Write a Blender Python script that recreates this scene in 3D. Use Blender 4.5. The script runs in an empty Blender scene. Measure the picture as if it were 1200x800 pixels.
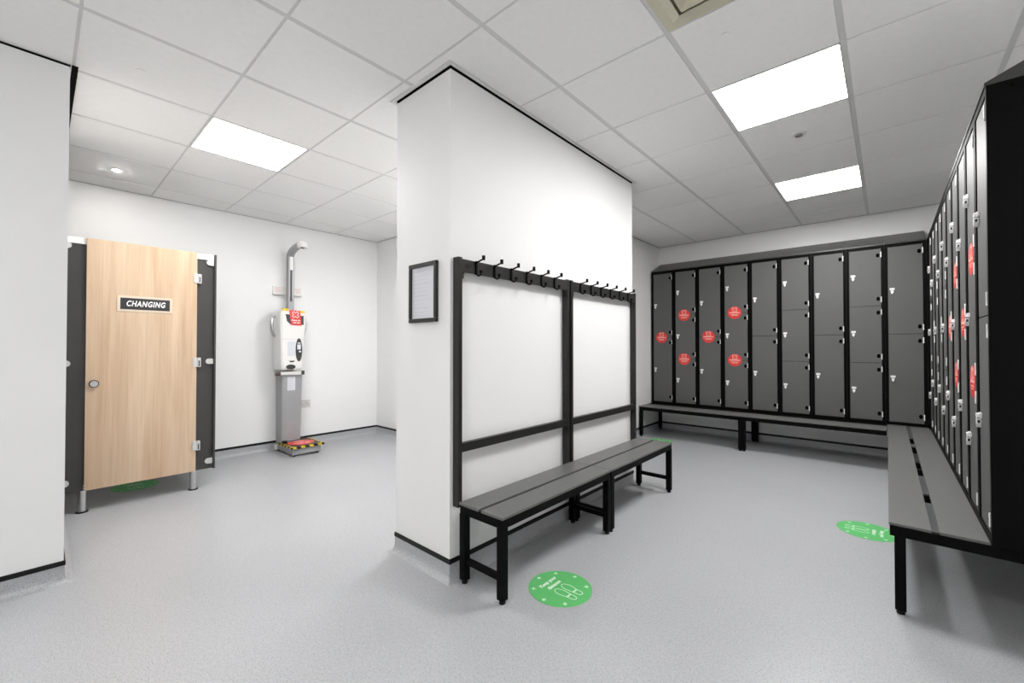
import bpy, bmesh, math
from mathutils import Vector, Matrix
C = bpy.context.scene.collection
PI = math.pi
# ------------------------------------------------------------------ camera
CAM_H = 1.18
cam = bpy.data.objects.new('camera', bpy.data.cameras.new('camera')); C.objects.link(cam)
cam.data.sensor_width = 36.0; cam.data.lens = 494.58 / 1200 * 36; cam.data.clip_start = .02
cam.location = (0, 0, CAM_H); cam.rotation_euler = (math.radians(90 + .7116), 0, .7261)
bpy.context.scene.camera = cam
# ------------------------------------------------------------------ world, view, lights
w = bpy.data.worlds.new('world'); bpy.context.scene.world = w; w.use_nodes = True
w.node_tree.nodes['Background'].inputs[0].default_value = (.9, .93, 1, 1)
w.node_tree.nodes['Background'].inputs[1].default_value = .3
vs = bpy.context.scene.view_settings
vs.view_transform = 'Standard'; vs.look = 'None'; vs.gamma = 1; vs.use_curve_mapping = False
vs.exposure = 1.85
PANEL = 8.2           # emission of the ceiling light panels
DOWNLIGHT = 270.0
H = 2.619             # ceiling height
GX, GY, G = -.742, 2.512, .6   # ceiling grid origin and pitch
# ceiling light panels by grid cell (i, j); last two unseen, added for extra light
PANELS = [(0, 0), (0, 3), (-5, -3), (-4, 0), (0, -6)]

# ------------------------------------------------------------------ materials
MATS = {}
def srgb(r, g, b):
    f = lambda c: c / 12.92 if c <= .04045 else ((c + .055) / 1.055) ** 2.4
    return (f(r / 255), f(g / 255), f(b / 255), 1)
def mat(name, col, rough=.5, metal=0, spec=.5, vary=.04, scale=3, bump=0, bscale=300, emit=None):
    m = bpy.data.materials.new(name); m.use_nodes = True; nt = m.node_tree; n = nt.nodes; l = nt.links
    b = n['Principled BSDF']; b.inputs['Roughness'].default_value = rough
    b.inputs['Metallic'].default_value = metal; b.inputs['Specular IOR Level'].default_value = spec
    tc = n.new('ShaderNodeTexCoord'); no = n.new('ShaderNodeTexNoise'); no.inputs['Scale'].default_value = scale
    no.inputs['Detail'].default_value = 4
    l.new(tc.outputs['Object'], no.inputs['Vector'])
    r = n.new('ShaderNodeValToRGB'); r.color_ramp.elements[0].position = .3; r.color_ramp.elements[1].position = .7
    r.color_ramp.elements[0].color = [c * (1 - vary) for c in col[:3]] + [1]
    r.color_ramp.elements[1].color = [min(1, c * (1 + vary)) for c in col[:3]] + [1]
    l.new(no.outputs['Fac'], r.inputs[0]); l.new(r.outputs[0], b.inputs['Base Color'])
    if bump:
        n2 = n.new('ShaderNodeTexNoise'); n2.inputs['Scale'].default_value = bscale
        l.new(tc.outputs['Object'], n2.inputs['Vector'])
        bp = n.new('ShaderNodeBump'); bp.inputs['Strength'].default_value = bump; bp.inputs['Distance'].default_value = .002
        l.new(n2.outputs['Fac'], bp.inputs['Height']); l.new(bp.outputs[0], b.inputs['Normal'])
    if emit:
        b.inputs['Emission Color'].default_value = (emit[0], emit[1], emit[2], 1); b.inputs['Emission Strength'].default_value = emit[3]
    MATS[name] = m
    return m
M_WALL = mat('white_paint', (.88, .88, .878), .55, vary=.012, scale=1.2, bump=.05, bscale=120)
M_TILE = mat('ceiling_tile', (.91, .905, .89), .9, vary=.015, scale=30, bump=.12, bscale=400)
M_RAIL = mat('white_rail', (.69, .69, .68), .4, vary=.01)
M_TRIM = mat('white_angle', (.75, .75, .74), .4, vary=.01)
M_VOID = mat('ceiling_void', (.05, .05, .05), .9)
M_BLACKGAP = mat('shadow_gap', (.004, .004, .004), .9, spec=.1)
M_CAP = mat('black_cap', (.003, .003, .003), .45, spec=.3)
M_BLACK = mat('black_metal', (.001, .001, .001), .5, spec=.09, vary=.08, scale=12)
M_POST = mat('black_powder_coat', (.018, .0175, .017), .36, spec=.35, vary=.06, scale=10)
M_PLANK = mat('grey_plank', (.135, .135, .131), .4, spec=.4, vary=.05, scale=25, bump=.06, bscale=350)
M_DOOR = mat('grey_locker_door', (.113, .113, .112), .52, spec=.28, vary=.03, scale=4, bump=.02, bscale=200)
M_SLOPE = mat('locker_top', (.045, .045, .044), .32, vary=.04)
M_CHROME = mat('chrome', (.82, .82, .82), .16, 1, vary=.02)
M_STEEL = mat('brushed_steel', (.62, .62, .62), .3, 1, vary=.05, scale=40)
M_HASP = mat('hasp_plate', (.92, .92, .91), .25, .1, vary=.03)
M_PVENT = mat('black_oval', (.001, .001, .001), .9, spec=.05)
M_BRKT = mat('satin_silver', (.62, .62, .61), .35, .35)
M_ANTHR = mat('anthracite_laminate', (.042, .041, .040), .4, vary=.05, scale=5)
M_WPLAS = mat('white_plastic', (.82, .81, .79), .35, vary=.015)
M_OFFW = mat('offwhite_plastic', (.74, .73, .70), .35, vary=.02)
M_GREYC = mat('grey_enamel', (.36, .36, .37), .35, .2, vary=.04, scale=8)
M_POLE = mat('satin_aluminium', (.36, .36, .38), .35, .3)
M_DGREY = mat('dark_grey', (.03, .03, .032), .35)
M_GREEN = mat('green_vinyl', srgb(96, 190, 110), .4, vary=.03, scale=20)
M_MINT = mat('pale_print', srgb(225, 245, 225), .45, vary=.01)
M_RED = mat('red_vinyl', srgb(222, 60, 55), .4, vary=.03, scale=20)
M_PINK = mat('pale_red_print', srgb(250, 200, 190), .45, vary=.01)
M_YEL = mat('yellow_tape', srgb(232, 205, 40), .4, vary=.05, scale=20)
M_CREAM = mat('cream_metal', srgb(205, 200, 178), .45, vary=.02)
M_PAPER = mat('paper', (.72, .73, .78), .5, vary=.01)
M_INK = mat('grey_ink', (.52, .53, .58), .6, vary=.05)
M_WPRINT = mat('white_print', (.88, .88, .88), .5, vary=.01)
M_BROWN = mat('brown_grip', (.10, .06, .04), .4)
M_LIGHT = mat('light_panel', (.9, .9, .9), .5, emit=(1, .99, .975, PANEL))
M_LIGHTR = mat('light_panel_locker_side', (.9, .9, .9), .5, emit=(1, .99, .975, PANEL * 1.32))
M_DLIGHT = mat('downlight_lens', (.9, .9, .9), .5, emit=(1, .97, .92, DOWNLIGHT))
def floor_mat():
    m = bpy.data.materials.new('speckled_vinyl'); m.use_nodes = True; nt = m.node_tree; n = nt.nodes; l = nt.links
    b = n['Principled BSDF']; tc = n.new('ShaderNodeTexCoord')
    def noise(sc, det=2, rough=.5):
        x = n.new('ShaderNodeTexNoise'); x.inputs['Scale'].default_value = sc; x.inputs['Detail'].default_value = det
        x.inputs['Roughness'].default_value = rough; l.new(tc.outputs['Object'], x.inputs['Vector']); return x
    def ramp(src, a, b_, ca, cb):
        r = n.new('ShaderNodeValToRGB'); r.color_ramp.elements[0].position = a; r.color_ramp.elements[1].position = b_
        r.color_ramp.elements[0].color = (*ca, 1); r.color_ramp.elements[1].color = (*cb, 1); l.new(src.outputs['Fac'], r.inputs[0]); return r
    def mix(f, a, c, mode='MULTIPLY'):
        x = n.new('ShaderNodeMix'); x.data_type = 'RGBA'; x.blend_type = mode; x.inputs[0].default_value = f
        l.new(a.outputs[0] if a.bl_idname != 'ShaderNodeMix' else a.outputs[2], x.inputs[6]); l.new(c.outputs[0], x.inputs[7]); return x
    base = ramp(noise(1.1, 3), .3, .7, (.42, .428, .445), (.445, .452, .468))
    sp = ramp(noise(230, 1, .5), .30, .42, (.36, .36, .38), (1.05, 1.05, 1.05))
    sp2 = ramp(noise(90, 3, .6), .35, .62, (.88, .88, .88), (1.05, 1.05, 1.05))
    x = mix(.8, base, sp); x = mix(.7, x, sp2)
    wl = ramp(noise(330, 1), .66, .72, (0, 0, 0), (.14, .14, .14))
    x = mix(1, x, wl, 'ADD')
    l.new(x.outputs[2], b.inputs['Base Color'])
    b.inputs['Roughness'].default_value = .32; b.inputs['Specular IOR Level'].default_value = .45
    bp = n.new('ShaderNodeBump'); bp.inputs['Strength'].default_value = .12; bp.inputs['Distance'].default_value = .002
    l.new(noise(180, 2).outputs['Fac'], bp.inputs['Height']); l.new(bp.outputs[0], b.inputs['Normal'])
    return m
M_FLOOR = floor_mat()
def wood_mat():
    m = bpy.data.materials.new('pale_oak'); m.use_nodes = True; nt = m.node_tree; n = nt.nodes; l = nt.links
    b = n['Principled BSDF']; tc = n.new('ShaderNodeTexCoord')
    def layer(scale, det, dist, stretch):
        mp = n.new('ShaderNodeMapping'); mp.inputs['Scale'].default_value = stretch
        l.new(tc.outputs['Object'], mp.inputs[0])
        x = n.new('ShaderNodeTexNoise'); x.inputs['Scale'].default_value = scale; x.inputs['Detail'].default_value = det
        x.inputs['Distortion'].default_value = dist; l.new(mp.outputs[0], x.inputs['Vector']); return x
    a = layer(9, 6, .8, (1, 1, .07)); c = layer(60, 3, .2, (1, 1, .03))
    r = n.new('ShaderNodeValToRGB'); e = r.color_ramp.elements
    e[0].position = .3; e[0].color = (.50, .345, .225, 1); e[1].position = .72; e[1].color = (.63, .485, .345, 1)
    k = e.new(.5); k.color = (.575, .425, .295, 1)
    l.new(a.outputs['Fac'], r.inputs[0])
    r2 = n.new('ShaderNodeValToRGB'); r2.color_ramp.elements[0].position = .3; r2.color_ramp.elements[0].color = (.88, .86, .83, 1)
    r2.color_ramp.elements[1].position = .6; r2.color_ramp.elements[1].color = (1.03, 1.03, 1.03, 1)
    l.new(c.outputs['Fac'], r2.inputs[0])
    mx = n.new('ShaderNodeMix'); mx.data_type = 'RGBA'; mx.blend_type = 'MULTIPLY'; mx.inputs[0].default_value = .8
    l.new(r.outputs[0], mx.inputs[6]); l.new(r2.outputs[0], mx.inputs[7]); l.new(mx.outputs[2], b.inputs['Base Color'])
    b.inputs['Roughness'].default_value = .42
    return m
M_WOOD = wood_mat()

# ------------------------------------------------------------------ mesh helpers
class MB:
    def __init__(s): s.bm = bmesh.new()
    def box(s, x0, x1, y0, y1, z0, z1, bev=0):
        r = bmesh.ops.create_cube(s.bm, size=1); vs_ = r['verts']
        for v in vs_:
            v.co = Vector((x0 + (v.co.x + .5) * (x1 - x0), y0 + (v.co.y + .5) * (y1 - y0), z0 + (v.co.z + .5) * (z1 - z0)))
        if bev:
            ed = list({e for v in vs_ for e in v.link_edges})
            bmesh.ops.bevel(s.bm, geom=ed, offset=bev, segments=2, affect='EDGES', profile=.6)
        return s
    def prism(s, pts, axis, a, b, bev=0):
        """polygon pts in the plane normal to axis, extruded from a to b"""
        def P(p, t):
            return {'X': (t, p[0], p[1]), 'Y': (p[0], t, p[1]), 'Z': (p[0], p[1], t)}[axis]
        A = [s.bm.verts.new(P(p, a)) for p in pts]; B = [s.bm.verts.new(P(p, b)) for p in pts]
        f = [s.bm.faces.new(A), s.bm.faces.new(B[::-1])]; n = len(pts)
        for i in range(n): f.append(s.bm.faces.new((A[i], B[i], B[(i + 1) % n], A[(i + 1) % n])))
        bmesh.ops.recalc_face_normals(s.bm, faces=f)
        if bev:
            bmesh.ops.bevel(s.bm, geom=list({e for q in f for e in q.edges}), offset=bev, segments=2, affect='EDGES')
        return s
    def cyl(s, c, r, h, axis='Z', n=20, r2=None):
        """cylinder centred on c"""
        m = Matrix.Translation(c)
        if axis == 'X': m = m @ Matrix.Rotation(PI / 2, 4, 'Y')
        if axis == 'Y': m = m @ Matrix.Rotation(-PI / 2, 4, 'X')
        bmesh.ops.create_cone(s.bm, cap_ends=True, segments=n, radius1=r, radius2=r if r2 is None else r2, depth=h, matrix=m)
        return s
    def ell(s, c, rx, ry, rz, n=16):
        bmesh.ops.create_uvsphere(s.bm, u_segments=n, v_segments=max(6, n // 2), radius=1, matrix=Matrix.Translation(c) @ Matrix.Diagonal((rx, ry, rz, 1)))
        return s
    def tube(s, pts, r, n=8):
        pts = [Vector(p) for p in pts]; rings = []
        for i, p in enumerate(pts):
            t = (pts[min(i + 1, len(pts) - 1)] - pts[max(i - 1, 0)]).normalized()
            u = t.orthogonal().normalized() if i == 0 else (u - t * u.dot(t)).normalized()
            v = t.cross(u); rr = r[i] if isinstance(r, (list, tuple)) else r
            rings.append([s.bm.verts.new(p + u * math.cos(2 * PI * k / n) * rr + v * math.sin(2 * PI * k / n) * rr) for k in range(n)])
        f = []
        for a, b in zip(rings, rings[1:]):
            for k in range(n): f.append(s.bm.faces.new((a[k], a[(k + 1) % n], b[(k + 1) % n], b[k])))
        f.append(s.bm.faces.new(rings[0][::-1])); f.append(s.bm.faces.new(rings[-1]))
        bmesh.ops.recalc_face_normals(s.bm, faces=f)
        return s
    def stroke(s, pts, wd, z0, z1, closed=False):
        """a flat line of width wd through pts, in the XY plane, from height z0 to z1"""
        n = len(pts); L = []; R = []
        for i in range(n):
            a = Vector(pts[(i - 1) % n] if closed or i > 0 else pts[0]); c = Vector(pts[(i + 1) % n] if closed or i < n - 1 else pts[-1])
            t = (c - a).normalized(); p = Vector(pts[i]); e_ = (c - p).normalized() if (c - p).length > 1e-6 else t; nn = Vector((-t.y, t.x)) * wd / 2 / max(.6, abs(t.dot(e_)))
            L.append(p + nn); R.append(p - nn)
        rng = range(n if closed else n - 1); f = []
        vt = [[s.bm.verts.new((q.x, q.y, z)) for q in S] for S, z in ((L, z0), (R, z0), (L, z1), (R, z1))]
        for i in rng:
            j = (i + 1) % n
            f.append(s.bm.faces.new((vt[2][i], vt[2][j], vt[3][j], vt[3][i])))
            f.append(s.bm.faces.new((vt[0][i], vt[0][j], vt[2][j], vt[2][i])))
            f.append(s.bm.faces.new((vt[1][i], vt[1][j], vt[3][j], vt[3][i])))
        bmesh.ops.recalc_face_normals(s.bm, faces=f)
        return s
    def add_mesh(s, me, mtx):
        k = len(s.bm.verts); s.bm.from_mesh(me); s.bm.verts.ensure_lookup_table()
        for v in s.bm.verts[k:]: v.co = mtx @ v.co
        return s
    def xf(s, m):
        bmesh.ops.transform(s.bm, matrix=m, verts=s.bm.verts); return s
    def mesh(s, name, m, smooth=False):
        me = bpy.data.meshes.new(name); s.bm.to_mesh(me); s.bm.free(); me.materials.append(m)
        if smooth:
            for p in me.polygons: p.use_smooth = True
            me.set_sharp_from_angle(angle=math.radians(40))
        return me
    def build(s, name, m, parent=None, smooth=False):
        return link(name, s.mesh(name, m, smooth), parent)
def link(name, me, parent=None, loc=None):
    o = bpy.data.objects.new(name, me); C.objects.link(o)
    if parent: o.parent = parent
    if loc: o.location = loc
    return o
def tag(o, label, cat, group=None):
    o['label'] = label; o['category'] = cat
    if group: o['group'] = group
    return o
def thing(name, loc, rz, label, cat, group=None):
    o = bpy.data.objects.new(name, None); C.objects.link(o); o.location = loc; o.rotation_euler = (0, 0, rz)
    o.empty_display_size = .1
    return tag(o, label, cat, group)
def struct(o): o['kind'] = 'structure'; return o
def kids(o): return [c for c in bpy.data.objects if c.parent == o]
def copy_tree(o, parent=None):
    c = o.copy(); C.objects.link(c); c.parent = parent
    for ch in kids(o): copy_tree(ch, c)
    return c
_tx = {}
def text_mesh(body, size=1, bold=0, shear=0, extrude=.001, spacing=1.0):
    cu = bpy.data.curves.new('txt', 'FONT'); cu.body = body; cu.size = size; cu.align_x = 'CENTER'; cu.align_y = 'CENTER'
    cu.offset = bold; cu.shear = shear; cu.extrude = extrude; cu.resolution_u = 3; cu.space_character = spacing
    o = bpy.data.objects.new('txt', cu); C.objects.link(o)
    dg = bpy.context.evaluated_depsgraph_get(); dg.update()
    me = bpy.data.meshes.new_from_object(o.evaluated_get(dg))
    bpy.data.objects.remove(o)
    return me
# frame that turns XY print (x right, y up, z out) on to a wall facing +X / -Y / -X
FACE_PX = Matrix(((0, 0, 1, 0), (1, 0, 0, 0), (0, 1, 0, 0), (0, 0, 0, 1)))     # x->+Y, y->+Z, z->+X
FACE_MY = Matrix(((1, 0, 0, 0), (0, 0, -1, 0), (0, 1, 0, 0), (0, 0, 0, 1)))    # x->+X, y->+Z, z->-Y

# ------------------------------------------------------------------ room shell
XNB = -4.15
XL, XN, XP0, XP1, XC, XR = -5.25, -3.10, -2.136, -1.657, -2.47, .605
YN, YP0, YP1, YLW, YB, YREAR = .10, 1.393, 3.445, 3.11, 6.0, -2.2
WT = H - .015      # wall top, under the black shadow gap
struct(MB().box(XL - .2, XR + .2, YREAR - .2, YB + .2, -.1, 0).build('floor', M_FLOOR))
def wall(name, *b): return struct(MB().box(*b, 0, WT).build(name, M_WALL))
wall('wall_left', XL - .15, XL, YREAR, YLW)
wall('wall_left_end', XL - .15, XP0 - .0005, YLW, YLW + .15)
wall('wall_centre', XP0, XP1, YP0, YP1)
wall('wall_corner', XC - .15, XC, YP1 + .0005, YB)
wall('wall_centre_end', XC, XP0 - .0005, YLW + .1505, YP1)
wall('wall_back', XC - .15, XR + .15, YB, YB + .15)
wall('wall_right', XR, XR + .15, YREAR, YB)
wall('wall_near', XNB, XN, YREAR, YN)
wall('wall_rear', XL - .15, XR + .15, YREAR - .15, YREAR)

# ceiling: backing, tiles, rails
ceil = struct(MB().box(XL - .15, XR + .15, YREAR - .15, YB + .15, H + .03, H + .06).build('ceiling', M_VOID))
solid = [(XP0, XP1, YP0, YP1), (XL, XC, YLW, YB), (XNB, XN, YREAR, YN)]
def cells():
    for i in range(-9, 4):
        for j in range(-9, 8):
            x0, x1, y0, y1 = GX + i * G, GX + (i + 1) * G, GY + j * G, GY + (j + 1) * G
            X0, X1, Y0, Y1 = max(x0, XL), min(x1, XR), max(y0, YREAR), min(y1, YB)
            if X1 - X0 < .05 or Y1 - Y0 < .05: continue
            if any(a <= X0 and X1 <= b and c <= Y0 and Y1 <= d for a, b, c, d in solid): continue
            yield i, j, X0, X1, Y0, Y1
MR, CR = .0125, .0060         # half widths of the gaps at the main rails and at the cross rails
DIFF = (0, -2)
shared = {}
for i, j, x0, x1, y0, y1 in cells():
    if (i, j) in PANELS or (i, j) == DIFF: continue
    key = (round(x1 - x0, 3), round(y1 - y0, 3))
    if key not in shared:
        dx, dy = (x1 - x0) / 2 - MR, (y1 - y0) / 2 - CR
        shared[key] = MB().box(-dx, dx, -dy, dy, 0, .016, .0015).mesh('ceiling_tile', M_TILE)
    link('ceiling_tile', shared[key], ceil, ((x0 + x1) / 2, (y0 + y1) / 2, H))
for i in range(-9, 4):
    x = GX + i * G
    if XL < x < XR: MB().box(x - .012, x + .012, YREAR, YB, H + .0025, H + .012).build('ceiling_rail', M_RAIL, ceil)
for j in range(-9, 8):
    y = GY + j * G
    if YREAR < y < YB: MB().box(XL, XR, y - .011, y + .011, H + .0035, H + .02).build('ceiling_rail', M_RAIL, ceil)

# skirting: vinyl coved up the wall, black cap strip on top.  path = corners, room on the right-hand side of travel
def sweep(path, prof, name, m, parent=None):
    mb = MB(); pts = [Vector(p) for p in path]; rings = []
    for i, p in enumerate(pts):
        ns = []
        for a, b in ((i - 1, i), (i, i + 1)):
            if a >= 0 and b < len(pts):
                d = (pts[b] - pts[a]).normalized(); ns.append(Vector((d.y, -d.x)))
        nn = ns[0] if len(ns) == 1 else (ns[0] + ns[1]) / (1 + ns[0].dot(ns[1]))
        rings.append([mb.bm.verts.new((p.x + nn.x * d, p.y + nn.y * d, z)) for d, z in prof])
    n = len(prof); f = []
    for a, b in zip(rings, rings[1:]):
        for k in range(n): f.append(mb.bm.faces.new((a[k], b[k], b[(k + 1) % n], a[(k + 1) % n])))
    f += [mb.bm.faces.new(rings[0]), mb.bm.faces.new(rings[-1][::-1])]
    bmesh.ops.recalc_face_normals(mb.bm, faces=f)
    return mb.build(name, m, parent)
COVE = [(.0005, .0005), (.036, .0005), (.034, .002), (.024, .005), (.015, .011), (.008, .022), (.005, .036), (.004, .085), (.0005, .085)]
CAP = [(.0005, .085), (.007, .085), (.007, .105), (.005, .108), (.0005, .108)]
def skirting(name, path):
    o = struct(sweep(path, COVE, name, M_FLOOR)); sweep(path, CAP, 'cap_strip', M_CAP, o)
skirting('baseboard_left', [(XL, YREAR), (XL, YLW), (XP0, YLW)])
skirting('baseboard_centre', [(XP0, YLW), (XP0, YP0), (XP1, YP0), (XP1, YP1), (XC, YP1)])
skirting('baseboard_back', [(XC, YP1), (XC, YB), (XR, YB), (XR, YREAR)])
skirting('baseboard_near', [(XN, YREAR), (XN, YN), (XNB, YN), (XNB, YREAR)])
# shadow gap and white angle at the ceiling line
GAPP = [(-.02, WT + .0004), (-.0015, WT + .0004), (-.0015, H + .003), (-.02, H + .003)]
ANG = [(.020, H - .005), (.042, H - .005), (.042, H - .0005), (.020, H - .0005)]
GAPF = [(-.002, H - .0030), (.020, H - .0030), (.020, H - .0006), (-.002, H - .0006)]
def gap(name, path, prof2=ANG, gf=GAPF, fill=M_BLACKGAP):
    o = struct(sweep(path, prof2, name, M_TRIM)); sweep(path, GAPP if fill == M_BLACKGAP else GAPW, 'shadow_gap' if fill == M_BLACKGAP else 'wall_head', fill, o); sweep(path, gf, 'shadow_gap', M_BLACKGAP, o)
gap('trim_1', [(XP0, YLW), (XP0, YP0), (XP1, YP0), (XP1, YP1), (XC, YP1)],
    [(.010, H - .006), (.030, H - .006), (.030, H - .0005), (.010, H - .0005)], [(-.002, H - .003), (.004, H - .003), (.004, H - .0006), (-.002, H - .0006)])
gap('trim_2', [(XN, YREAR), (XN, YN), (XNB, YN), (XNB, YREAR)], [(.002, H - .004), (.006, H - .004), (.006, H - .0005), (.002, H - .0005)], [(-.002, H - .003), (.002, H - .003), (.002, H - .0006), (-.002, H - .0006)])
tr2 = [o for o in bpy.data.objects if o.name == 'trim_2'][0]
MB().box(XNB, XN + .0, YN + .006, YN + .030, H - .003, H - .0006).build('shadow_gap', M_BLACKGAP, tr2)
SM = [(.004, H - .003), (.022, H - .003), (.022, H - .0005), (.004, H - .0005)]
GAPW = [(-.02, WT + .0004), (-.0005, WT + .0004), (-.0005, H + .003), (-.02, H + .003)]
M_LINE = mat('dark_line', (.1, .1, .1), .7)
SMG = [(-.002, H - .004), (.004, H - .004), (.004, H - .0006), (-.002, H - .0006)]
gap('trim_3', [(XL, YREAR), (XL, YLW), (XP0, YLW)], SM, SMG, M_WALL)
gap('trim_4', [(XC, YP1), (XC, YB), (XR, YB), (XR, YREAR)], SM, SMG, M_WALL)

# ------------------------------------------------------------------ ceiling fittings
pl_label = {(0, 0): 'glowing ceiling light panel next to the round sensor, bigger looking of the lockers pair',
            (0, 3): 'square white light panel glowing in the ceiling close to the back wall lockers',
            (-5, -3): 'square white light panel glowing in the ceiling above the changing cubicle and scale'}
for i, j in PANELS:
    x0, y0 = GX + i * G, GY + j * G
    if x0 < XL or y0 < YREAR: continue
    t = thing('ceiling_light', (x0 + .3, y0 + .3, H), 0, pl_label.get((i, j), 'square white ceiling light panel %s' % {(-4, 0): 'added out of view behind the white partition', (0, -6): 'added out of view at the rear beside the side wall'}.get((i, j), 'rear')), 'light', 'square ceiling light panels')
    mb = MB(); a = .287
    for q in ((-a, a, -.294, -a + .003), (-a, a, a - .003, .294), (-a, -a + .003, -.294, .294), (a - .003, a, -.294, .294)): mb.box(*q, .0005, .012)
    mb.build('frame', M_TRIM, t)
    MB().box(-a + .003, a - .003, -a + .003, a - .003, .002, .012).build('diffuser', M_LIGHTR if i == 0 else M_LIGHT, t)
# air diffuser
x0, y0 = GX + DIFF[0] * G, GY + DIFF[1] * G
t = thing('air_diffuser', (x0 + .3, y0 + .3, H), 0, 'cream square four-way air diffuser set in the grey ceiling tiles', 'vent')
def sq_ring(mb, a, b, za, zb, th=.002):
    """sloping square ring from half size a at za to half size b at zb"""
    for k in range(4):
        m = Matrix.Rotation(k * PI / 2, 4, 'Z')
        q = [Vector((-a, -a, za)), Vector((a, -a, za)), Vector((b, -b, zb)), Vector((-b, -b, zb))]
        up_ = Vector((0, 0, th)); V = [mb.bm.verts.new(m @ p) for p in q] + [mb.bm.verts.new(m @ (p + up_)) for p in q]
        f = [mb.bm.faces.new([V[i] for i in ix]) for ix in ((3, 2, 1, 0), (4, 5, 6, 7), (0, 1, 5, 4), (2, 3, 7, 6), (1, 2, 6, 5), (3, 0, 4, 7))]
        bmesh.ops.recalc_face_normals(mb.bm, faces=f)
    return mb
fr = sq_ring(MB(), .294, .255, -.002, -.002, .004); sq_ring(fr, .255, .215, -.002, -.012, .003); fr.build('frame', M_CREAM, t)
for k in range(4):
    a = .203 - k * .050
    sq_ring(MB(), a, a - .040, -.012, .016).build('louvre', M_CREAM, t)
MB().box(-.29, .29, -.29, .29, .022, .028).build('back_plate', M_CREAM, t)
# downlight, detector, sprinkler caps
t = thing('downlight', (-4.675, .42, H), 0, 'small round downlight shining in the ceiling above the cubicle door', 'light')
MB().cyl((0, 0, -.003), .034, .006, n=28).build('bezel', M_WPLAS, t, True)
MB().cyl((0, 0, -.007), .020, .004, n=24).build('lens', M_DLIGHT, t, True)
t = thing('ceiling_sensor', (-.434, 3.412, H), 0, 'small round flush sensor in the tile between the two light panels', 'sensor')
MB().cyl((0, 0, -.003), .042, .006, n=28, r2=.042).build('bezel', M_WPLAS, t, True)
MB().cyl((0, 0, -.010), .020, .009, n=24, r2=.024).build('lens', mat('grey_sensor', (.22, .22, .22), .5), t, True)
for (x, y, lb) in ((-2.899, .348, 'flat round cover plate on a ceiling tile above the near wall end'), (-.543, 2.101, 'flat round cover plate on the ceiling tile between diffuser and light')):
    tag(MB().cyl((0, 0, -.0015), .02, .003, n=24).build('cover_plate', M_TILE), lb, 'cover plate', 'ceiling cover plates').location = (x, y, H)

# ------------------------------------------------------------------ prints shared by stickers
def cross_outline(s, t):
    """outline of a cross turned by 45 degrees: arm length s, half width t"""
    p = [(t, t), (s, t), (s, -t), (t, -t), (t, -s), (-t, -s), (-t, -t), (-s, -t), (-s, t), (-t, t), (-t, s), (t, s)]
    c = math.cos(PI / 4)
    return [((x - y) * c, (x + y) * c) for x, y in p]
txt_keep, txt_dist = text_mesh('Keep your', .029, .0014, extrude=.0002), text_mesh('distance', .029, .0014, extrude=.0002)
def sole(cx, k):
    pts = []
    for i in range(20):
        a = 2 * PI * i / 20; y = math.sin(a); x = math.cos(a)
        wd = .0165 * (1 + .18 * y) if y > 0 else .0165 * (1 - .0 * y)
        pts.append((cx + x * wd + k * .003 * y, -.012 + y * .036))
    return pts
def floor_sticker_meshes():
    d = MB().cyl((0, 0, .001), .155, .001, n=56).mesh('disc', M_GREEN)
    z0, z1 = .0015, .0020
    tx = MB().add_mesh(txt_keep, Matrix.Translation((0, .074, z1 - .0002))).add_mesh(txt_dist, Matrix.Translation((0, .036, z1 - .0002))).mesh('lettering', M_MINT)
    ft = []
    for s in (-1, 1):
        cx = s * .026
        m = MB(); W_ = .0035
        toe = []; heel = []
        for i in range(17):
            a = PI * i / 16
            toe.append((cx + .021 * math.cos(a) * (1) + s * .002, -.030 + .040 * math.sin(a)))
        toe += [(cx - .0155, -.066), (cx + .0155, -.066)]
        for i in range(15):
            a = PI + PI * i / 14
            heel.append((cx + .0145 * math.cos(a), -.088 + .022 * math.sin(a)))
        heel += [(cx + .0155, -.071), (cx - .0155, -.071)]
        m.stroke(toe, W_, z0, z1, True); m.stroke(heel, W_, z0, z1, True)
        ft.append(m.mesh('footprint', M_MINT))
    ar = MB(); ar.stroke([(0, .118), (0, .132)], .004, z0, z1); ar.prism([(-.011, .129), (-.008, .126), (0, .133), (.008, .126), (.011, .129), (0, .141)], 'Z', z0, z1)
    return d, tx, ft, ar.mesh('arrow', M_MINT)
FS = floor_sticker_meshes()
def floor_sticker(x, y, rz, label):
    t = thing('floor_sticker', (x, y, 0), rz, label, 'sticker', 'green keep your distance floor stickers')
    link('disc', FS[0], t); link('lettering', FS[1], t)
    for f in FS[2]: link('footprint', f, t)
    for k in range(8):
        if k == 4: continue
        o = link('arrow', FS[3], t); o.rotation_euler = (0, 0, k * PI / 4)
floor_sticker(-1.205, 1.712, PI / 2, 'round green keep your distance floor sticker in front of the slatted bench, fully visible')
floor_sticker(-.105, 3.545, -PI / 2, 'round green keep your distance floor sticker partly behind the bench under the side lockers')
floor_sticker(-2.135, 5.18, 0, 'round green floor sticker glimpsed past the far end of the slatted bench')
floor_sticker(-4.775, .565, PI / 2, 'round green floor sticker seen in the gap under the wooden cubicle door')

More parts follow.
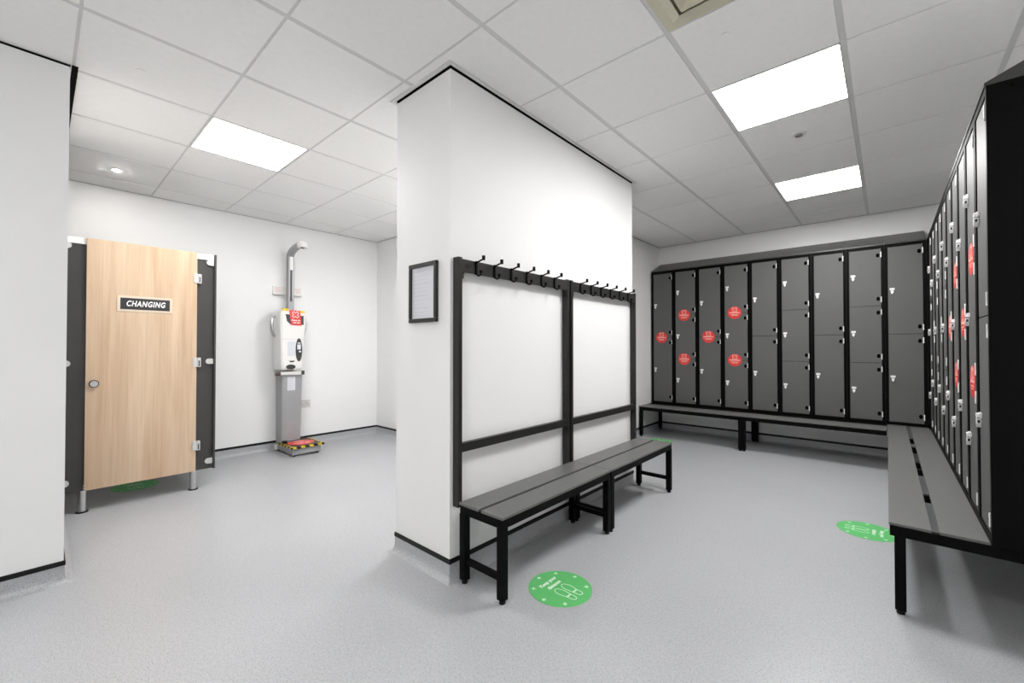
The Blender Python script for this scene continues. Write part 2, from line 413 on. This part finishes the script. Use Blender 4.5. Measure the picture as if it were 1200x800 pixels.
# ------------------------------------------------------------------ lockers
LW, LH, LD = .305, 1.815, .30
F0, F1 = .026, .279                     # door x extent
Z_BOT, Z_TOP = .032, 1.782
def locker_body(side_hole=False):
    mb = MB().box(.0006, LW - .0006, .017, LD, 0, LH)
    for q in ((.0006, F0 - .003, 0, LH), (F1 + .003, LW - .0006, 0, LH), (F0 - .003, F1 + .003, 0, Z_BOT - .003), (F0 - .003, F1 + .003, Z_TOP + .003, LH)):
        mb.box(q[0], q[1], 0, .017, q[2], q[3])
    return mb.mesh('carcass', M_BLACK)
BODY = locker_body()
TOPM = MB().prism([(-.004, LH + .0005), (LD, LH + .0005), (LD, LH + .150), (-.004, LH + .012)], 'X', .001, LW - .001).mesh('sloping_top', M_SLOPE)
def door_mesh(z0, z1):
    return MB().box(F0, F1, .004, .0165, z0, z1, .0015).mesh('door', M_DOOR)
def hinge_mesh():
    m = MB().box(F1 - .004, F1 + .004, -.002, .0035, -.028, .028, .001)
    m.cyl((F1 + .0015, -.002, 0), .0032, .056, n=10)
    return m.mesh('hinge', M_HASP, True)
def oval_mesh():
    m = MB().cyl((0, 0, 0), 1, 1, 'Y', n=20); m.xf(Matrix.Diagonal((.0145, .003, .021, 1))); m.xf(Matrix.Translation((F1 - .024, .0035, 0)))
    return m.mesh('vent', M_PVENT)
def lock_mesh():
    m = MB().box(F0 + .012, F0 + .050, -.018, -.010, .012, .034, .001)      # plate
    m.box(F0 + .016, F0 + .046, -.026, -.012, .014, .031, .002)             # staple block
    m.prism([(F0 + .021, .009), (F0 + .041, .009), (F0 + .043, -.010), (F0 + .031, -.030), (F0 + .019, -.010)], 'Y', -.026, -.011)   # hanging shield
    m.xf(Matrix.Translation((0, .014, 0)))
    return m.mesh('lock', M_HASP)
HINGE, OVAL, LOCK = hinge_mesh(), oval_mesh(), lock_mesh()
LOCKHOLE = MB().box(F0 + .0415, F0 + .0432, -.009, -.001, -.010, .003).mesh('keyhole', M_DGREY)
def tier_bounds(n):
    hh = (Z_TOP - Z_BOT) / n
    return [(Z_BOT + k * hh + (.002 if k else 0), Z_BOT + (k + 1) * hh - (.002 if k < n - 1 else 0)) for k in range(n)]
DOORS = {n: [door_mesh(a, b) for a, b in tier_bounds(n)] for n in (2, 3)}
st_txt = text_mesh('Please do not use', .0165, .0014, extrude=.0002)
STK = MB().cyl((0, 0, .0005), .077, .001, n=40).xf(FACE_MY).mesh('sticker', M_RED)
mb = MB(); mb.stroke(cross_outline(.034, .010), .0045, .001, .0016, True); mb.xf(Matrix.Translation((0, .036, 0)))
mb.add_mesh(st_txt, Matrix.Translation((0, .0, .0014)) @ Matrix.Scale(1.0, 4))
for yy, hw in ((-.022, .045), (-.035, .034)): mb.stroke([(-hw, yy), (hw, yy)], .005, .001, .0016)
STKP = mb.xf(FACE_MY).mesh('print', M_PINK)
def make_locker(n, stickers, name, loc, rz, label, group):
    t = thing(name, loc, rz, label, 'locker', group)
    link('carcass', BODY, t); link('sloping_top', TOPM, t)
    tb = tier_bounds(n)
    for k, (a, b) in enumerate(tb):
        d = link('door', DOORS[n][k], t)
        for z in (a + .062, b - .062): link('hinge', HINGE, d, (0, 0, z))
        for z in (a + .068, b - .068): link('vent', OVAL, d, (0, 0, z))
        lk = (a + b) / 2 + (.005 if n == 3 else -.01)
        link('lock', LOCK, d, (0, 0, lk)); link('keyhole', LOCKHOLE, d, (0, 0, lk))
    if stickers:
        for k in range(n - 1):
            s = link('sticker', STK, t, (F0 + .112, .0037, tb[k][1] + .002)); link('print', STKP, s)
    return t
ordn = ['first', 'second', 'third', 'fourth', 'fifth', 'sixth', 'seventh', 'eighth', 'ninth', 'tenth']
proto = {}
def place_locker(n, stk, loc, rz, label, group):
    if (n, stk) not in proto:
        proto[(n, stk)] = make_locker(n, stk, 'locker', loc, rz, label, group); return
    t = copy_tree(proto[(n, stk)]); t.location = loc; t.rotation_euler = (0, 0, rz); tag(t, label, 'locker', group)
nm = {2: 'two-door', 3: 'three-door'}
XB0, YLF = -2.452, 5.70
for k in range(9):
    n = 2 if k % 2 == 0 else 3; s = k < 4
    place_locker(n, s, (XB0 + k * LW, YLF, .40), 0,
                 'grey %s back wall locker%s, %s from white corner' % (nm[n], ' with %s' % ('one red sticker' if n == 2 else 'two red stickers') if s else '', ordn[k]),
                 'back wall lockers')
XRF, YR0, RP = .302, 2.485, .310
rs = [False, True, True, True, True] + [False] * 5
for k in range(10):
    n = 2 if k % 2 == 0 else 3
    place_locker(n, rs[k], (XRF, YR0 + RP * (k + 1), .40), -PI / 2,
                 'grey %s locker in the side row%s, %s' % (nm[n], ' with %s' % ('red sticker' if n == 2 else 'red stickers') if rs[k] else '',
                 'at the near end with its black side showing' if k == 0 else '%s from the near end' % ordn[k]), 'side row lockers')
# filler between the two rows
tag(MB().box(XB0 + 9 * LW + .001, XRF + .25, YR0 + 10 * RP + .003, YLF - .001 + .0, .402, 2.21).build('corner_filler', M_BLACK), 'narrow black filler panel in the corner between the two locker rows', 'panel')
# side panel screw cap on the near locker
sp = [o for o in bpy.data.objects if o.get('category') == 'locker' and 'near end with' in o.get('label', '')][0]
MB().cyl((LW + .0005, .068, 1.79), .006, .003, 'X', n=14).build('screw_cap', M_PVENT, sp)

# ------------------------------------------------------------------ benches
def leg_at(mb_name, x0, x1, y0, y1, ztop, t, feet=True):
    l_ = MB().box(x0, x1, y0, y1, .018, ztop, .002).build('leg', M_BLACK, t)
    MB().cyl(((x0 + x1) / 2, (y0 + y1) / 2, .009), .015, .018, n=14).build('foot', M_CAP, l_, True)
    return l_
def slat_bench(L, D, label, legs_y, group, planks, rails_low=True):
    """bench whose length runs along local +Y, depth along -X .. 0 (front at x=0)"""
    t = thing('bench', (0, 0, 0), 0, label, 'bench', group)
    for a, b in planks: MB().box(-b, -a, .0, L, .388, .400, .0015).build('plank', M_PLANK, t)
    fr = MB()
    fr.box(-.034, -.004, .004, L - .004, .345, .388, .0015).box(-D + .004, -D + .034, .004, L - .004, .345, .388, .0015)
    for y in (.004, L - .034): fr.box(-D + .034, -.034, y, y + .03, .345, .388, .0015)
    MB().box(-.172, -.128, .036, L - .036, .366, .3865, .001).build('gap_shade_strip', M_BLACK, t)  # black strip added below the plank slot, stands in for shade in the gap
    fr.build('frame', M_BLACK, t)
    for y in legs_y:
        leg_at('', -.040, -.002, y, y + .038, .346, t); leg_at('', -D + .002, -D + .040, y, y + .038, .346, t)
        if rails_low: MB().box(-D + .040, -.040, y + .008, y + .030, .100, .128, .0015).build('stretcher', M_BLACK, t)
    return t
b1 = slat_bench(1.013, .299, 'slatted black and grey bench by the partition, nearer one beside the green floor sticker', (.002, .973), 'slatted benches by the partition', [(0, .140), (.160, .299)])
b1.location = (-1.312, 1.413, 0)
b2 = copy_tree(b1); b2.location = (-1.312, 2.430, 0); tag(b2, 'slatted black and grey bench by the partition, farther one toward the back lockers', 'bench', 'slatted benches by the partition')

# back wall bench stands (two units) carrying the lockers: length along X
def stand(x0, x1, label, legs, plank_to=None):
    t = thing('bench', (x0, 5.30, 0), 0, label, 'bench', 'benches under the lockers'); L = x1 - x0; D = .69
    px = (plank_to or L)
    MB().box(0, px, 0, .27, .388, .3995, .0015).build('plank', M_PLANK, t)
    MB().box(0, L, .285, D, .388, .3995, .0015).build('plank', M_BLACK, t)
    fr = MB().box(.004, L - .004, .004, .034, .345, .388, .0015).box(.004, L - .004, D - .034, D - .004, .345, .388, .0015)
    for x in (.004, L - .034): fr.box(x, x + .03, .034, D - .034, .345, .388, .0015)
    fr.build('frame', M_BLACK, t)
    for x in legs:
        leg_at('', x, x + .036, .002, .040, .346, t); leg_at('', x, x + .036, D - .06, D - .022, .346, t)
    return t
stand(-2.456, -1.236, 'long black bench carrying the lockers that bear red stickers', (.002, 1.1835))
stand(-1.2355, -.004, 'long black bench carrying the plain lockers on the back wall', (.001,))
# side bench
t = thing('bench', (0, 2.53, 0), 0, 'large grey bench with a dark slot, under the side row of lockers', 'bench', 'benches under the lockers')
LB = 3.165
MB().box(0, .137, .001, LB, .388, .3995, .0015).build('plank', M_PLANK, t)
MB().box(.162, .303, .001, LB, .388, .3995, .0015).build('plank', M_PLANK, t)
MB().box(.315, .600, .001, LB, .388, .3995, .0015).build('plank', M_BLACK, t)
fr = MB().box(.003, .033, .0, LB, .343, .388, .0015).box(.003, .598, -.002, .03, .343, .388, .0015).box(.568, .598, .03, LB, .343, .388, .0015)
fr.build('frame', M_BLACK, t)
for y in (.62, 1.25, 1.45, 2.05, 2.45): MB().box(.034, .566, y, y + .03, .350, .387, .001).build('cross_bar', M_BLACK, t)
for y in (.006, 1.35, 2.72):
    leg_at('', .018, .056, y, y + .038, .344, t); leg_at('', .545, .583, y, y + .038, .344, t)
# ------------------------------------------------------------------ coat hook frames on the partition
HX = -1.6115      # front plane of posts
def hook_frame(y0, y1, hooks, label):
    t = thing('coat_hook_frame', (HX, y0, 0), 0, label, 'coat rack', 'coat hook frames on the partition')
    L = y1 - y0
    for y in (0, L - .026): MB().box(-.041, 0, y, y + .026, .372, 1.636, .0015).build('post', M_POST, t)
    MB().box(-.008, 0 - .001, .0265, L - .0265, 1.560, 1.628, .001).build('top_rail', M_POST, t)
    MB().box(-.030, -.002, .0265, L - .0265, .645, .690, .0015).build('mid_rail', M_POST, t)
    for y in (.0265, L - .0265 - .018): MB().box(-.028, -.009, y, y + .018, 1.530, 1.575, .001).build('bracket', M_POST, t)
    h = MB()
    h.box(0, .006, -.006, .006, -.042, .032, .0008)
    h.tube([(.003, 0, .022), (.020, 0, .028), (.054, 0, .036)], .0045, 6)
    h.box(.050, .062, -.0065, .0065, .030, .054, .001)
    h.tube([(.003, 0, -.030), (.010, 0, -.044), (.022, 0, -.048), (.034, 0, -.044), (.038, 0, -.032)], .0042, 6)
    h.box(.031, .044, -.0065, .0065, -.036, -.022, .001)
    me = h.mesh('hook', M_BLACK)
    for hy in hooks: link('hook', me, t, (0, hy - y0, 1.598))
    return t
hook_frame(1.409, 2.404, [1.531, 1.669, 1.808, 1.948, 2.090, 2.230], 'black steel frame of coat hooks on the partition, nearer one by the framed notice')
hook_frame(2.424, 3.421, [2.540, 2.683, 2.826, 2.970, 3.118, 3.265], 'black steel frame of coat hooks on the partition, farther one toward the back lockers')

# ------------------------------------------------------------------ framed notice on partition end
t = thing('picture_frame', (-1.872, YP0, 1.311), 0, 'black framed paper notice hanging on the white partition end', 'picture')
PW, PH = .244, .322
mb = MB(); hw = PW / 2; b = .022
for k, q in enumerate(((-hw, hw, 0, b), (-hw, hw, PH - b, PH), (-hw, -hw + b, b, PH - b), (hw - b, hw, b, PH - b))):
    mb.box(q[0], q[1], -.018, -.001, q[2], q[3], .003)
mb.build('frame', M_POST, t)
MB().box(-hw + b, hw - b, -.008, -.002, b, PH - b).build('paper', M_PAPER, t)
mb = MB()
import random
random.seed(4)
for k in range(11):
    z = PH - .045 - k * .022
    wq = (.06, .085, .075, .09)[k % 4]
    mb.stroke([(-hw + b + .015, z), (-hw + b + .015 + wq * 1.6, z)], .0012 if k % 3 else .0022, .0085, .009)
mb.stroke([(-hw + b + .012, b + .012), (hw - b - .012, b + .012), (hw - b - .012, PH - b - .02), (-hw + b + .012, PH - b - .02)], .001, .0085, .009, True)
mb.xf(FACE_MY).build('print', M_INK, t)

# ------------------------------------------------------------------ changing cubicle
XD = -4.26
t = thing('changing_cubicle', (XD, 0, 0), 0, 'changing cubicle with pale wooden door between dark grey side panels', 'cubicle')
d = MB().box(-.018, 0, .232, .877, .158, 1.958, .001).build('door', M_WOOD, t)
for z in (1.745, 1.053, .367):
    h = MB().box(-.004, .009, .853, .880, z - .038, z + .038, .002)
    h.box(-.02, .010, .8815, .905, z - .040, z + .036, .002)
    h.cyl((.010, .866, z + .027), .004, .004, 'X', 10).cyl((.010, .866, z - .027), .004, .004, 'X', 10)
    hg = h.build('hinge', M_BRKT, d)
    MB().box(.0101, .012, .889, .897, z - .034, z + .014, .0005).build('hinge_slot', M_DGREY, d)
lk = MB().cyl((.006, .275, .914), .027, .012, 'X', 28).build('lock', M_DGREY, d, True)
MB().cyl((.014, .275, .914), .021, .010, 'X', 28).cyl((.020, .275, .914), .010, .006, 'X', 18).build('lock_disc', M_STEEL, d, True)
MB().box(-.045, -.022, -.03, .248, .157, 1.912, .001).build('pilaster', M_ANTHR, t)
MB().box(-.045, -.022, .868, .996, .157, 1.912, .001).build('pilaster', M_ANTHR, t)
MB().box(-.050, -.016, -.03, .996, 1.9125, 1.956, .001).build('headrail', M_WPLAS, t)
MB().box(XL - XD + .004, .005, .997, 1.010, .155, 1.960, .001).build('side_panel', M_ANTHR, t)
MB().box(XL - XD + .004, -.020, .090, .103, .155, 1.90, .001).build('side_panel', M_ANTHR, t)
for y in (.225, .871):
    l_ = MB().cyl((-.045, y, .082), .024, .150, n=24).build('leg', M_STEEL, t, True)
    MB().cyl((-.045, y, .004), .034, .008, n=24).build('foot_ring', M_CAP, l_, True)
MB().cyl((-.0205, .236, .190), .008, .004, 'X', 12).build('screw_cap', M_HASP, t); MB().cyl((-.0205, .236, .172), .008, .004, 'X', 12).build('screw_cap', M_HASP, t)
def dbracket(y, z, s):
    m = MB(); pts = [(y, z - .022)] + [(y - s * (.030 + .022 * math.sin(a)), z - .022 * math.cos(a)) for a in [PI * i / 10 for i in range(11)]] + [(y, z + .022)]
    m.prism(pts, 'X', -.0215, -.006); m.cyl((-.004, y - s * .032, z), .006, .003, 'X', 12)
    return m
for z in (1.888, 1.058, .222):
    dbracket(.994, z, 1).build('bracket', M_BRKT, t); dbracket(.106, z + .004, -1).build('bracket', M_BRKT, t)
# name plate
pl = MB().box(.0005, .004, .392, .717, 1.444, 1.563, .0015).build('sign_plate', mat('pale_wood_edge', (.66, .56, .45), .4), t)
MB().box(.004, .006, .410, .699, 1.461, 1.546).build('sign_face', M_DGREY, pl)
MB().add_mesh(text_mesh('CHANGING', .058, .0016, .25, .0006, 1.16), Matrix.Diagonal((.66, 1, 1, 1))).xf(FACE_PX).xf(Matrix.Translation((.0068, .5545, 1.5035))).build('lettering', M_WPRINT, pl)

# ------------------------------------------------------------------ weighing scale
t = thing('weighing_scale', (XL, 1.93, 0), 0, 'tall white and grey coin operated body scale standing against the wall', 'scale')
# x is out from the wall, y along it
b_ = MB().box(.03, .50, -.105, .195, .018, .085, .003).build('base', M_GREYC, t)
for x, y in ((.06, -.08), (.47, -.08), (.06, .17), (.47, .17)): MB().cyl((x, y, .009), .016, .018, n=12).build('foot', M_CAP, b_)
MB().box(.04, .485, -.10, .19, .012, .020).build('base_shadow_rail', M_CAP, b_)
MB().box(.04, .09, -.135, -.106, .02, .075, .003).build('junction_box', M_OFFW, t)
mat_ = MB().box(.105, .525, -.125, .225, .086, .108, .006).build('rubber_mat', M_CAP, t)
def stripe(P, Q, R, S):
    m = MB(); V = [m.bm.verts.new(p) for p in (P, Q, R, S)]; m.bm.faces.new(V)
    r = bmesh.ops.extrude_face_region(m.bm, geom=m.bm.faces[:])
    n = (Vector(Q) - Vector(P)).cross(Vector(R) - Vector(P)).normalized()
    bmesh.ops.translate(m.bm, verts=[v for v in r['geom'] if isinstance(v, bmesh.types.BMVert)], vec=n * .0008)
    return m
# hazard stripes along the front edge, the near side edge and the top border
for k in range(4):
    y = -.112 + k * .090
    stripe((.5255, y, .089), (.5255, y + .045, .089), (.5255, y + .030, .106), (.5255, y - .012 if k else y, .106)).build('hazard_stripe', M_YEL, mat_)
    if y + .03 < .215: stripe((.500, y - .006, .1083), (.522, y - .002, .1083), (.522, y + .040, .1083), (.500, y + .030, .1083)).build('hazard_stripe', M_YEL, mat_)
for k in range(5):
    x = .125 + k * .082
    stripe((x, -.1252, .089), (x + .04, -.1252, .089), (x + .055, -.1252, .106), (x + .012, -.1252, .106)).build('hazard_stripe', M_YEL, mat_)
    stripe((x, .200, .1083), (x + .04, .200, .1083), (x + .05, .221, .1083), (x + .012, .221, .1083)).build('hazard_stripe', M_YEL, mat_)
    stripe((x, -.121, .1083), (x + .04, -.121, .1083), (x + .05, -.100, .1083), (x + .012, -.100, .1083)).build('hazard_stripe', M_YEL, mat_)
rd = MB().cyl((.325, .050, .1088), .135, .001, n=40).build('round_notice', M_RED, mat_)
mb = MB(); mb.stroke(cross_outline(.045, .013), .007, 0, .0006, True); mb.xf(Matrix.Translation((0, .055, 0)))
mb.add_mesh(text_mesh('Please do', .045, .001, extrude=.0003), Matrix.Translation((0, -.022, .0003))).add_mesh(text_mesh('not use', .045, .001, extrude=.0003), Matrix.Translation((0, -.068, .0003)))
mb.xf(Matrix.Rotation(PI / 2, 4, 'Z')).xf(Matrix.Translation((.325, .050, .1094))).build('notice_print', M_PINK, mat_)
# column, slightly tapering
m = MB(); zb, zt = .086, .90
pts = [((.055, -.118), (.22, -.118), (.22, .085), (.055, .085)), ((.045, -.118), (.225, -.118), (.225, .100), (.045, .100))]
A = [m.bm.verts.new((x, y, zb)) for x, y in pts[0]]; B = [m.bm.verts.new((x, y, zt)) for x, y in pts[1]]
m.bm.faces.new(A[::-1]); m.bm.faces.new(B)
for k in range(4): m.bm.faces.new((A[k], A[(k + 1) % 4], B[(k + 1) % 4], B[k]))
bmesh.ops.recalc_face_normals(m.bm, faces=m.bm.faces[:]); bmesh.ops.bevel(m.bm, geom=m.bm.edges[:], offset=.006, segments=2, affect='EDGES')
m.xf(Matrix.Translation((0, 0, 0)))
m.build('column', M_GREYC, t)
MB().box(.2265, .2275, -.062, .022, .688, .842).build('paper_label', M_PAPER, t)
mb = MB()
for k in range(7): mb.stroke([(-.032, .83 - k * .021 - .765), (.025 - (k % 3) * .008, .83 - k * .021 - .765)], .004, 0, .0005)
mb.xf(FACE_PX).xf(Matrix.Translation((.2276, -.02, .765))).build('label_print', M_INK, t)
MB().box(.10, .262, -.150, .105, .865, .905, .004).build('crossbar', M_OFFW, t)
MB().tube([(.262, -.150, .885), (.262, -.178, .882), (.255, -.200, .878)], [.02, .023, .014], 12).build('side_knob', M_BROWN, t, True)
MB().box(.245, .268, .075, .108, .862, .908, .003).build('crossbar_end', M_DGREY, t)
# head housing: profile in the Y-Z front view, lofted in X
def housing():
    m = MB()
    front = [(-.150, .925), (.062, .925), (.072, 1.10), (.085, 1.30), (.100, 1.42), (.098, 1.52), (.078, 1.578), (-.135, 1.598), (-.160, 1.56), (-.160, 1.30), (-.155, 1.10)]
    back = [(y + (-.010 if y < 0 else .010), z + (.004 if z > 1.5 else -.004)) for y, z in front]
    A = [m.bm.verts.new((.09, y, z)) for y, z in back]; B = [m.bm.verts.new((.27, y, z)) for y, z in back]; Cc = [m.bm.verts.new((.30, y * .95, .925 + (z - .925) * .985 + .004)) for y, z in front]
    n = len(front); f = [m.bm.faces.new(A), m.bm.faces.new(Cc[::-1])]
    for P, Q in ((A, B), (B, Cc)):
        for k in range(n): f.append(m.bm.faces.new((P[k], Q[k], Q[(k + 1) % n], P[(k + 1) % n])))
    bmesh.ops.recalc_face_normals(m.bm, faces=f)
    bmesh.ops.bevel(m.bm, geom=[e for e in m.bm.edges], offset=.008, segments=2, affect='EDGES')
    return m
hd = housing().build('head_housing', M_WPLAS, t, True)
MB().box(.2995, .3005, -.146, .082, 1.262, 1.265).build('seam', M_INK, hd)
ov = MB().cyl((0, 0, 0), 1, 1, 'X', n=32).xf(Matrix.Diagonal((.006, .035, .130, 1))).xf(Matrix.Translation((.302, .030, 1.145))).build('screen_panel', M_DGREY, t, True)
MB().box(.305, .3065, .011, .049, 1.150, 1.205).box(.305, .3065, .028, .052, 1.118, 1.135).box(.305, .3065, .014, .046, 1.215, 1.228).build('screen', M_PAPER, ov)
# slots low on the head
MB().prism([(-.075, 1.025), (-.012, 1.025), (-.028, 1.008), (-.060, 1.008)], 'X', .300, .304).build('coin_slot', M_DGREY, t)
MB().cyl((0, 0, 0), 1, 1, 'X', n=28).xf(Matrix.Diagonal((.006, .050, .026, 1))).xf(Matrix.Translation((.301, -.055, .957))).build('ticket_tray', M_DGREY, t)
MB().box(.3005, .3015, -.092, .0, 1.075, 1.240).build('instruction_label', M_PAPER, t)
mb = MB()
for k in range(9): mb.stroke([(-.040, .070 - k * .017), (.040 - (k % 3) * .01, .070 - k * .017)], .003, 0, .0005)
mb.xf(FACE_PX).xf(Matrix.Translation((.3016, -.046, 1.155))).build('label_print', M_INK, t)
MB().prism([(-.112, 1.540), (.078, 1.528), (.080, 1.428), (-.060, 1.428), (-.098, 1.465)], 'X', .300, .304).build('display_recess', M_DGREY, t)
# red notice draped over the head
nt_ = MB().prism([(-.078, 1.588), (.040, 1.582), (.058, 1.418), (-.055, 1.420)], 'X', .3045, .306).build('red_notice', M_RED, t)
mb = MB(); mb.stroke(cross_outline(.038, .012), .005, 0, .0008, True); mb.xf(Matrix.Translation((0, .033, 0)))
mb.add_mesh(text_mesh('Please do', .024, .0008, extrude=.0004), Matrix.Translation((.004, -.030, .0004))).add_mesh(text_mesh('not use', .024, .0008, extrude=.0004), Matrix.Translation((.010, -.055, .0004)))
mb.xf(FACE_PX).xf(Matrix.Translation((.3062, -.010, 1.505))).build('notice_print', M_WPRINT, nt_)
MB().box(.24, .308, -.140, -.085, 1.578, 1.604, .002).build('yellow_tape', M_YEL, t); MB().box(.25, .308, .045, .090, 1.560, 1.586, .002).build('yellow_tape', M_YEL, t)
# handles
for s, y in ((-1, -.165), (1, .100)):
    pts = [(.16, y, 1.52), (.175, y + s * .035, 1.50), (.185, y + s * .048, 1.45), (.18, y + s * .045, 1.38), (.165, y + s * .025, 1.31), (.15, y - s * .005, 1.29)]
    MB().tube(pts, [.014, .016, .018, .016, .014, .012], 10).build('handle', M_STEEL, t, True)
# pole and arm
MB().box(.055, .125, -.020, .042, .90, 2.215, .006).build('pole', M_POLE, t)
MB().box(.125, .128, .000, .020, 1.700, 2.060).build('pole_slot', M_DGREY, t)
MB().box(.1255, .132, -.006, .028, 2.065, 2.215, .002).build('pole_cover', M_WPLAS, t)
def arm():
    m = MB(); rings = []; N = 10
    for i in range(N + 1):
        a = (PI / 2) * i / N
        x = .09 + .30 * (1 - math.cos(a)) ; z = 2.215 + .10 * math.sin(a)
        th = .030 - .010 * i / N; wd = .030
        tx, tz = math.sin(a) * .30, math.cos(a) * .10; ln = math.hypot(tx, tz); nx, nz = -tz / ln, tx / ln
        rings.append([m.bm.verts.new(p) for p in ((x + nx * th, .011 - wd, z + nz * th), (x + nx * th, .011 + wd, z + nz * th), (x - nx * th, .011 + wd, z - nz * th), (x - nx * th, .011 - wd, z - nz * th))])
    f = [m.bm.faces.new(rings[0]), m.bm.faces.new(rings[-1][::-1])]
    for P, Q in zip(rings, rings[1:]):
        for k in range(4): f.append(m.bm.faces.new((P[k], Q[k], Q[(k + 1) % 4], P[(k + 1) % 4])))
    bmesh.ops.recalc_face_normals(m.bm, faces=f)
    return m
arm().build('arm', M_POLE, t, True)
se = MB().cyl((.43, .011, 2.305), .055, .060, n=28).build('height_sensor', M_WPLAS, t, True)
MB().cyl((.43, .011, 2.272), .022, .008, n=20).build('sensor_eye', M_DGREY, se)
# cable
MB().tube([(.12, -.09, .12), (.20, -.10, .125), (.25, -.02, .122), (.24, .08, .13), (.20, .13, .135), (.14, .12, .12)], .004, 6).build('cable', M_CAP, t, True)
MB().box(.22, .26, -.115, -.07, .109, .135, .004).build('plug', M_CAP, t)

# notice board behind the pole
t = thing('notice_holder', (XL, 1.94, 1.83), 0, 'white notice holder with faint red print on the wall behind the scale pole', 'sign')
MB().box(.001, .020, -.156, .156, -.042, .046, .003).build('board', M_WPLAS, t)
MB().box(.001, .045, -.156, .156, -.052, -.0425, .002).build('ledge', M_OFFW, t)
mb = MB()
for s in (-1, 1):
    for k in range(4): mb.stroke([(s * .11 - .032, .030 - k * .016), (s * .11 + .034 - (k % 2) * .016, .030 - k * .016)], .0045, 0, .0006)
mb.xf(FACE_PX).xf(Matrix.Translation((.0203, 0, 0))).build('print', mat('faint_red_print', (.80, .42, .44), .5), t)
# socket
t = thing('wall_socket', (XL, 2.14, .495), 0, 'white double power socket low on the wall beside the scale', 'socket')
MB().box(.001, .012, -.073, .073, -.043, .043, .003).build('plate', mat('grey_white_plate', (.62, .61, .59), .35), t)
for y in (-.036, .036):
    MB().box(.0115, .016, y - .008 + .018, y + .008 + .018, .012, .030, .001).build('switch', M_WPLAS, t)
    MB().box(.0118, .0126, y - .004, y + .004, .002, .010).box(.0118, .0126, y - .015, y - .008, -.020, -.015).box(.0118, .0126, y + .008, y + .015, -.020, -.015).build('pin_holes', M_DGREY, t)
